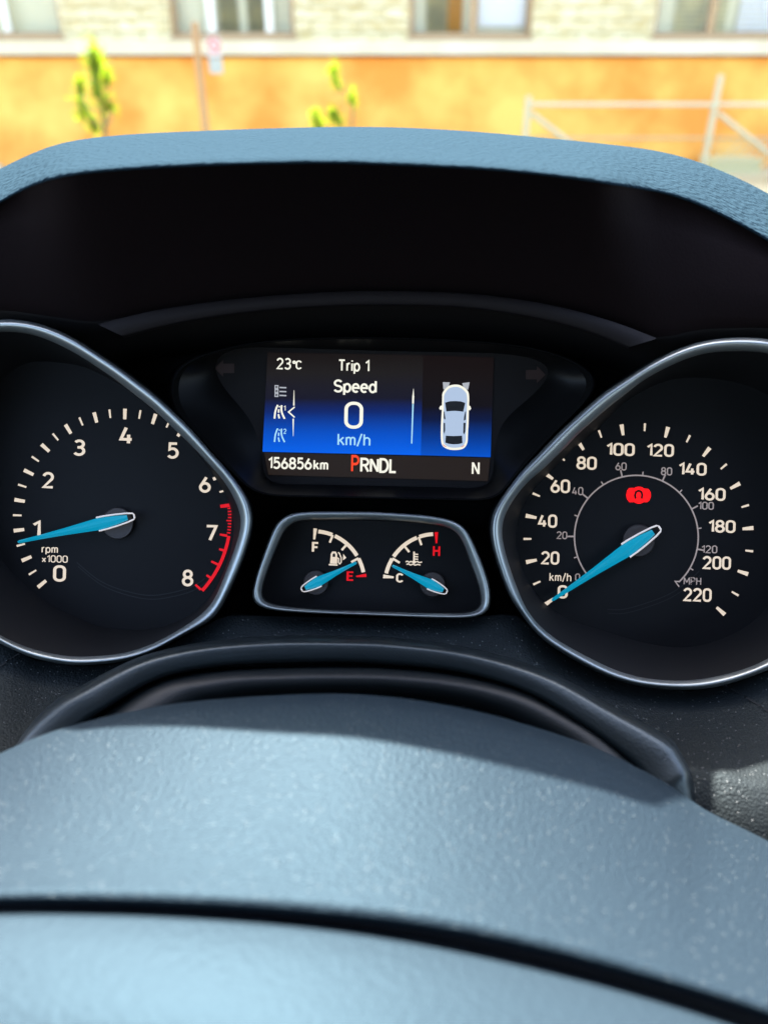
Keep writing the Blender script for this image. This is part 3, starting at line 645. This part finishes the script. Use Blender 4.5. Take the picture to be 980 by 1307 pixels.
def stone():
    m = bpy.data.materials.new('stone'); m.use_nodes = True; t = m.node_tree; p = t.nodes['Principled BSDF']; p.inputs['Roughness'].default_value = .85
    tc = t.nodes.new('ShaderNodeTexCoord'); mp = t.nodes.new('ShaderNodeMapping'); mp.inputs['Rotation'].default_value = (R(90), 0, 0)
    br = t.nodes.new('ShaderNodeTexBrick'); br.inputs['Scale'].default_value = 1.0; br.inputs['Brick Width'].default_value = .55; br.inputs['Row Height'].default_value = .12
    br.inputs['Mortar Size'].default_value = .012; br.inputs['Color1'].default_value = (.72, .64, .40, 1); br.inputs['Color2'].default_value = (.62, .53, .30, 1); br.inputs['Mortar'].default_value = (.46, .38, .20, 1)
    nz = t.nodes.new('ShaderNodeTexNoise'); nz.inputs['Scale'].default_value = 5; nz.inputs['Detail'].default_value = 6
    m2 = t.nodes.new('ShaderNodeMapping'); m2.inputs['Scale'].default_value = (1, 1, 4)
    mx = t.nodes.new('ShaderNodeMix'); mx.data_type = 'RGBA'; mx.blend_type = 'MULTIPLY'; rp = t.nodes.new('ShaderNodeValToRGB'); mx.inputs[0].default_value = .9
    rp.color_ramp.elements[0].position = .34; rp.color_ramp.elements[0].color = (.74, .64, .40, 1); rp.color_ramp.elements[1].position = .58
    bm = t.nodes.new('ShaderNodeBump'); bm.inputs['Strength'].default_value = .8; bm.inputs['Distance'].default_value = .05
    t.links.new(tc.outputs['Object'], mp.inputs[0]); t.links.new(mp.outputs[0], br.inputs[0]); t.links.new(tc.outputs['Object'], m2.inputs[0]); t.links.new(m2.outputs[0], nz.inputs[0])
    t.links.new(nz.outputs[0], rp.inputs[0]); t.links.new(br.outputs[0], mx.inputs[6]); t.links.new(rp.outputs[0], mx.inputs[7]); t.links.new(mx.outputs[2], p.inputs['Base Color'])
    t.links.new(nz.outputs[0], bm.inputs['Height']); t.links.new(bm.outputs[0], p.inputs['Normal'])
    return m
M['stone'] = stone()
def glass():
    m = bpy.data.materials.new('window_glass'); m.use_nodes = True; t = m.node_tree; t.nodes.remove(t.nodes['Principled BSDF'])
    tr = t.nodes.new('ShaderNodeBsdfTransparent'); gl = t.nodes.new('ShaderNodeBsdfGlossy'); gl.inputs['Roughness'].default_value = .03
    mx = t.nodes.new('ShaderNodeMixShader'); fr = t.nodes.new('ShaderNodeFresnel'); fr.inputs['IOR'].default_value = 1.45
    t.links.new(fr.outputs[0], mx.inputs[0]); t.links.new(tr.outputs[0], mx.inputs[1]); t.links.new(gl.outputs[0], mx.inputs[2]); t.links.new(mx.outputs[0], t.nodes['Material Output'].inputs[0])
    return m
M['glass'] = glass()
b = MB(); b.poly([(-150, -150, -.22), (150, -150, -.22), (150, 300, -.22), (-150, 300, -.22)]); struct(b.build('street', M['asphalt']))
b = MB(); b.box((-40, FY - 3.6, -.4), (40, FY + .1, -.10)); struct(b.build('pavement', M['paving']))

bld = thing('stone_building', 'pale stone building with tall windows above an orange basement wall across the street', 'building', (0, FY + 4, 0))
zL0, zL1 = WP(490, 69, FY).z, WP(490, 51, FY).z      # ledge
zS = WP(490, 47, FY).z                               # sills
ZW, ZTOP = zS + 1.75, 3.7
WIN = [(-150, 77), (216, 376), (522, 680), (836, 1060), (1200, 1380), (-480, -330)]
WX = [(WP(a, 25, FY).x, WP(c, 25, FY).x) for a, c in WIN]
b = MB()
xs = sorted([-9.0, 9.0] + [x for w in WX for x in w]); zs = [zL1, zS, ZW, ZTOP]
for i in range(len(xs) - 1):
    for j in range(3):
        if j == 1 and any(abs(w[0] - xs[i]) < 1e-6 for w in WX): continue
        b.poly([(xs[i], FY, zs[j]), (xs[i + 1], FY, zs[j]), (xs[i + 1], FY, zs[j + 1]), (xs[i], FY, zs[j + 1])])
for x0, x1 in WX:
    for p, q in (((x0, zS), (x0, ZW)), ((x0, ZW), (x1, ZW)), ((x1, ZW), (x1, zS)), ((x1, zS), (x0, zS))):
        b.poly([(p[0], FY, p[1]), (q[0], FY, q[1]), (q[0], FY + .16, q[1]), (p[0], FY + .16, p[1])])
b.poly([(-9, FY, zL1), (-9, FY + 7, zL1), (-9, FY + 7, ZTOP), (-9, FY, ZTOP)]); b.poly([(9, FY, zL1), (9, FY, ZTOP), (9, FY + 7, ZTOP), (9, FY + 7, zL1)])
b.poly([(-9, FY + 7, zL1), (9, FY + 7, zL1), (9, FY + 7, ZTOP), (-9, FY + 7, ZTOP)])
b.build('upper_wall', M['stone'], bld)
b = MB(); b.box((-9.1, FY - .1, ZTOP + .003), (9.1, FY + 7.1, ZTOP + .25)); b.build('roof', M['ledge'], bld)
b = MB(); b.box((-9, FY - .12, zL0), (9, FY + .3, zL1 - .003)); b.build('ledge', M['ledge'], bld)
b = MB(); b.box((-9, FY - .02, -.15), (9, FY + 6.9, zL0 - .035)); b.box((-8.9, FY + .12, zL0 - .034), (8.9, FY + 6.8, zL0 - .002)); b.build('basement_wall', M['orange_wall'], bld)  # recessed slot cut below the ledge to darken its shadow line
MUL = [[(-1, 7)], [(262, 273), (337, 347)], [(601, 609)], [(908, 916)], [(1290, 1298)], [(-410, -400)]]
for k, ((x0, x1), mu) in enumerate(zip(WX, MUL)):
    wf = M['frame_white'] if k in (0, 1, 5) else M['frame_brown']
    b = MB(); y0, y1 = FY + .09, FY + .16
    b.box((x0, y0, zS), (x0 + .05, y1, ZW)); b.box((x1 - .05, y0, zS), (x1, y1, ZW)); b.box((x0 + .05, y0, zS), (x1 - .05, y1, zS + .05)); b.box((x0 + .05, y0, ZW - .05), (x1 - .05, y1, ZW))
    fr = b.build('window', M['frame_brown'], bld)
    for a, c in mu: b = MB(); b.box((WP(a, 25, FY).x, y0 - .004, zS + .051), (WP(c, 25, FY).x, y1, ZW - .051)); b.build('mullion', wf, fr)
    b = MB(); b.box((x0 - .02, FY - .04, zS - .055), (x1 + .02, FY + .09, zS + .004)); b.build('sill', M['frame_brown'], fr)
    b = MB(); b.poly([(x0, FY + .13, zS), (x1, FY + .13, zS), (x1, FY + .13, ZW), (x0, FY + .13, ZW)]); b.build('pane', M['glass'], fr)
    b = MB(); b.box((x0 + .001, FY + .29, zS + .001), (x1 - .001, FY + .31, ZW - .001)); b.build('room_wall', M['room'], fr)
    def hang(name, a, c, py0, mt, amp):
        xa, xc = WP(a, 25, FY).x, WP(c, 25, FY).x; zb = WP(490, py0, FY).z; n = 40; b = MB()
        f = lambda i: FY + .24 + amp * math.sin(i * 1.9)
        b.loft([[(xa + (xc - xa) * i / n, f(i), z) for i in range(n + 1)] for z in (zb, ZW)]); b.build(name, mt, fr)
    if k == 1: hang('curtain', 276, 300, 44, M['curtain'], .02); hang('curtain', 312, 336, 44, M['curtain'], .02)
    if k == 2: hang('curtain', 545, 572, 45, M['curtain'], .02); hang('curtain', 573, 592, 45, M['amber'], .015); hang('blind', 613, 674, 33, M['blind_white'], 0)
    if k == 3:
        for a, c, mt in ((870, 907, M['curtain']), (918, 936, M['curtain']), (950, 1050, M['blind_white'])):
            xa, xc = WP(a, 25, FY).x, WP(c, 25, FY).x; b = MB()
            for i in range(34): z = zS + .06 + i * .05; b.box((xa, FY + .22, z), (xc, FY + .235, z + .038))
            b.build('blind', mt, fr)

# saplings
def sapling(label, Y, px, parts, seed):
    rnd = random.Random(seed); base = WP(px, 170, Y); base.z = -.10
    t = thing('sapling', label, 'tree', base)
    b = MB(); lf = MB()
    for pts, r in parts:
        P = [WP(x, y, Y + rnd.uniform(-.12, .12)) for x, y in pts]
        if r[0] == 'stem': b.tube(P, [r[1] * (1 - .5 * i / len(P)) for i in range(len(P))], 7)
        else:
            c = cr(P, False, 10)
            for p in c:
                for _ in range(int(r[2] * 1.9)):
                    a, e = rnd.uniform(0, 6.28), rnd.gauss(0, .6); rad = r[1] * .62 * abs(rnd.gauss(0, 1))
                    q = p + Vector((math.cos(a) * math.cos(e), math.sin(a) * math.cos(e), math.sin(e) * 2.6)) * rad
                    u = Vector((rnd.gauss(0, 1), rnd.gauss(0, 1), rnd.gauss(0.9, .8))).normalized(); w = u.cross(Vector((rnd.gauss(0, 1), rnd.gauss(0, 1), .3))).normalized()
                    l, ww = rnd.uniform(.022, .052), rnd.uniform(.006, .013)
                    lf.add([q, q + u * l * .5 + w * ww, q + u * l, q + u * l * .5 - w * ww], [(0, 1, 2, 3)])
    b.build('trunk', M['bark'], t, smooth=True); lf.build('foliage', M['leaf'], t)
SY = 7.4
g1 = (134, 240)
sapling('taller bushy yellow-green sapling left of the street sign', SY, 133,
  [([g1, (135, 170), (128, 130), (122, 70)], ('stem', .018)), ([(135, 172), (118, 150), (108, 128), (103, 112)], ('stem', .010)), ([(135, 165), (139, 125), (137, 98)], ('stem', .010)), ([(136, 160), (142, 150), (149, 140)], ('stem', .008)), ([(130, 150), (124, 138), (112, 134)], ('stem', .006)),
   ([(120.5, 60), (121, 66)], ('leaf', .03, 7)), ([(121, 70), (120, 80), (122, 92)], ('leaf', .065, 15)), ([(122, 96), (123, 108), (126, 120)], ('leaf', .055, 12)), ([(102, 106), (103, 116)], ('leaf', .035, 11)), ([(103, 136), (108, 141)], ('leaf', .055, 14)), ([(136, 93), (137, 103)], ('leaf', .04, 10)), ([(117, 154), (121, 163)], ('leaf', .045, 14)), ([(133, 137), (146, 138)], ('leaf', .04, 7)), ([(128, 128), (134, 160)], ('leaf', .09, 2))], 3)
sapling('thin half-bare sapling in front of the orange wall right of the street sign', SY, 442,
  [([(445, 240), (449, 160), (451, 133), (444, 122), (434, 112), (427, 92)], ('stem', .013)), ([(446, 220), (436, 160), (424, 143)], ('stem', .008)), ([(446, 220), (415, 162), (402, 150)], ('stem', .006)), ([(436, 115), (426, 120), (420, 119)], ('stem', .004)), ([(446, 124), (440, 130), (436, 140)], ('stem', .004)),
   ([(426, 88), (426, 97)], ('leaf', .036, 10)), ([(429, 104), (433, 111)], ('leaf', .02, 5)), ([(448, 124), (450, 127)], ('leaf', .034, 9)), ([(423, 143), (428, 150), (434, 157)], ('leaf', .034, 9)), ([(401, 149), (404, 154), (410, 159)], ('leaf', .036, 9))], 5)

# street sign
PY = 8.2
sg = thing('street_sign', 'slim brown street sign post with a red ring parking plate over a grey plate', 'street sign', (WP(262, 160, PY).x, PY, -.10))
xb = WP(262, 160, PY).x
b = MB(); b.tube([(xb, PY, -.10), (xb, PY, WP(262, 28, PY).z)], .034, 14); b.build('post', M['pole'], sg, smooth=True)
x0, x1 = WP(262.5, 70, PY).x + .03, WP(281, 70, PY).x + .02
def plate(name, za, zb, mt):
    b = MB(); b.box((x0, PY - .045, za), (x1, PY - .035, zb)); return b.build(name, mt, sg)
p1 = plate('parking_plate', WP(270, 72, PY).z, WP(270, 46, PY).z, M['sign_white'])
p2 = plate('lower_plate', WP(270, 93, PY).z, WP(270, 73.5, PY).z, M['sign_grey'])
cx, czv = (x0 + x1) / 2, WP(270, 57, PY).z
def flat(b, pts, y): b.poly([(p[0], y, p[1]) for p in pts])
b = MB(); vs, fs = stroke_geo([(cx + .052 * math.cos(a), czv + .052 * math.sin(a)) for a in [2 * math.pi * i / 32 for i in range(32)]], .018, True); b.add([(v.x, PY - .047, v.y) for v in vs], fs)
vs, fs = stroke_geo([(cx - .035, czv + .035), (cx + .035, czv - .035)], .014); b.add([(v.x, PY - .0475, v.y) for v in vs], fs); b.build('red_ring', M['sign_red'], p1)

# rubble along the foot of the wall
b = MB(); rr_ = random.Random(4)
for i in range(60):
    p = WP(rr_.uniform(-140, 75), 206, FY - .25); r = rr_.uniform(.02, .06); c = Vector((p.x, FY - rr_.uniform(.1, .5), -.10 + r * .5))
    rings = [[c + Vector((math.cos(a) * r * k * rr_.uniform(.8, 1.2), math.sin(a) * r * k * rr_.uniform(.8, 1.2), h * r)) for a in [2 * math.pi * q / 7 for q in range(7)]] for k, h in ((.7, -.7), (1, -.1), (.75, .5), (.25, .75))]
    b.loft(rings, True); b.poly(rings[-1])
M['rubble'] = mat('rubble', (.55, .52, .42), .9)
o = b.build('rubble', M['rubble']); o['kind'] = 'stuff'; o['label'] = 'pale stones strewn along the foot of the orange wall'; o['category'] = 'rubble'
# pipe fence
GY = 9.2
fe = thing('pipe_fence', 'pale galvanised pipe fence with diagonal braces at the right edge of the street', 'fence', (WP(800, 160, GY).x, GY, -.10))
def pipe(name, pts, r=.020): b = MB(); b.tube(pts, r, 12); return b.build(name, M['galv'], fe, smooth=True)
xp1, xp2 = WP(674, 130, GY).x, WP(913, 130, GY).x; xp3 = xp2 + (xp2 - xp1)
zr = WP(800, 133, GY).z
for x, zt in ((xp1, WP(674, 122, GY).z), (xp2, WP(918, 95, GY).z), (xp3, zr + .1)): pipe('post', [(x, GY, -.10), (x, GY, zt)], .032)
pipe('rail', [(xp1, GY, zr), (xp2, GY, zr)]); pipe('rail', [(xp2, GY, zr), (xp3, GY, zr)])
pipe('brace', [(xp1 + .04, GY, zr - .08), (xp1 + .95, GY, .0)], .024); pipe('brace', [(xp2 + .05, GY, zr - .08), (xp2 + 1.0, GY, .0)], .024)
b = MB(); zm = WP(800, 176, GY).z
for i in range(24):
    x = xp2 + .02 + i * .09
    b.tube([(x, GY + .01, -.08), (x + .35, GY + .012, zm)], .006, 5); b.tube([(x + .35, GY + .018, -.08), (x, GY + .02, zm)], .006, 5)
b.build('wire_mesh', M['galv'], fe, smooth=True)
b = MB(); b.tube([(xp1, GY, zm), (xp3, GY, zm)], .014, 8); b.build('lower_wire', M['frame_brown'], fe, smooth=True)
b = MB(); bx0, bx1 = WP(905, 215, FY - .5).x, WP(970, 215, FY - .5).x; zt = WP(940, 207, FY - .5).z
cb = thing('utility_cabinet', 'low olive utility cabinet against the orange wall behind the pipe fence', 'cabinet', ((bx0 + bx1) / 2, FY - .35, -.10))
b.box((bx0, FY - .5, -.10), (bx1, FY - .15, zt)); b.build('body', M['box_green'], cb)
b = MB(); b.box((bx0 - .015, FY - .52, zt + .002), (bx1 + .015, FY - .14, zt + .03)); b.build('lid', M['box_green'], cb)

# ================================================================== UNSEEN CABIN BEHIND AND OVER THE PHONE, ADDED TO KEEP SKYLIGHT OFF THE DIALS
M['headliner'] = mat('headliner', (.10, .10, .105), .95, spec=.1, bump=[('noise', 700, .3, .001)])
M['headliner_dark'] = mat('floor_carpet', (.015, .015, .016), 1.0, spec=.05)
M['door_trim'] = mat('door_trim', (.02, .02, .022), .7, spec=.2, bump=[('cell', 500, .4, .001)])
M['seat_cloth'] = mat('seat_cloth', (.018, .018, .02), .95, spec=.1, bump=[('noise', 900, .5, .001)])
cab = thing('added_cabin', 'unseen grey roof lining, pillars and dark door trims added around the driver to shade the dials', 'car interior', (.28, -1.0, .35))
b = MB(); n = 16
def roofrow(y, z, k): return [(.28 + (-.72 + 1.44 * i / n) * k, y, z - .10 * abs(-1 + 2 * i / n) ** 3) for i in range(n + 1)]
b.loft([roofrow(.09, 1.555, .88), roofrow(.07, 1.535, .88), roofrow(-.35, 1.60, .95), roofrow(-1.1, 1.63, 1), roofrow(-1.9, 1.60, 1), roofrow(-2.5, 1.50, .95), roofrow(-2.52, 1.55, .95), roofrow(-1.9, 1.66, 1), roofrow(-1.1, 1.69, 1), roofrow(-.35, 1.66, .95), roofrow(.09, 1.555, .88)])  # front edge brought forward to cut the sky over the cluster
b.build('headliner', M['headliner'], cab, smooth=True)
b = MB(); b.box((-.49, -2.45, .30), (1.05, .80, .34)); b.build('floor_carpet', M['headliner_dark'], cab)
b = MB(); b.loft([[(-.47 + 1.50 * i / 12, y, z) for i in range(13)] for y, z in ((.80, .345), (.72, .60), (.62, .80), (.66, .98), (.80, 1.02))]); b.build('firewall_trim', M['door_trim'], cab, smooth=True)
for sx in (-1, 1):
    x = .28 + sx * .76; b = MB()
    b.loft([[(x + sx * o, yy, zz) for yy in (.75, .3, -.3, -1.0, -1.7, -2.4)] for o, zz in ((.02, .35), (-.03, .6), (-.02, .95), (.0, 1.06), (.04, 1.07), (.07, .9), (.07, .35))])
    b.build('door_panel', M['door_trim'], cab, smooth=True)
    for yb, yt, r in ((-1.0, -1.02, .045), (-2.35, -2.2, .07)):
        b = MB(); b.tube([(x, yb, 1.05), (.28 + sx * .70, yt, 1.55)], r, 10); b.build('pillar', M['headliner'], cab, smooth=True)
    b = MB(); b.tube([(.28 + sx * .62, .07, 1.49), (x - sx * .02, .72, 1.07)], .04, 10); b.build('pillar', M['headliner'], cab, smooth=True)
for nm, x in (('driver', 0), ('passenger', .62)):  # unseen seats, added with the cabin to block light from behind
    st = thing('driver_seat' if nm == 'driver' else 'passenger_seat', 'unseen added dark cloth front seat with headrest on the %s side behind the steering wheel' % nm if nm == 'driver' else 'unseen added dark cloth front seat with headrest beside the driver seat', 'car seat', (x, -.7, .4), group='front seats')
    b = MB(); b.loft([[(x + (-.25 + .5 * i / 10) * kk, y + .05 * (abs(-1 + 2 * i / 10)) ** 2, z) for i in range(11)] for y, z, kk in ((-.62, .55, .9), (-.70, .8, 1), (-.80, 1.1, .9), (-.85, 1.2, .7), (-.92, 1.2, .7), (-.95, 1.0, .9), (-.85, .55, .9))])
    b.build('backrest', M['seat_cloth'], st, smooth=True)
    b = MB(); b.loft([[(x + (-.25 + .5 * i / 10), y, z + .03 * (abs(-1 + 2 * i / 10)) ** 2) for i in range(11)] for y, z in ((-.15, .45), (-.14, .55), (-.25, .60), (-.62, .57), (-.66, .50), (-.6, .42))])
    b.build('cushion', M['seat_cloth'], st, smooth=True)
    b = MB(); b.loft([[(x + (-.13 + .26 * i / 8), y, z - .02 * (abs(-1 + 2 * i / 8)) ** 3) for i in range(9)] for y, z in ((-.84, 1.26), (-.80, 1.33), (-.82, 1.42), (-.90, 1.43), (-.92, 1.3), (-.84, 1.26))])
    b.build('headrest', M['seat_cloth'], st, smooth=True)
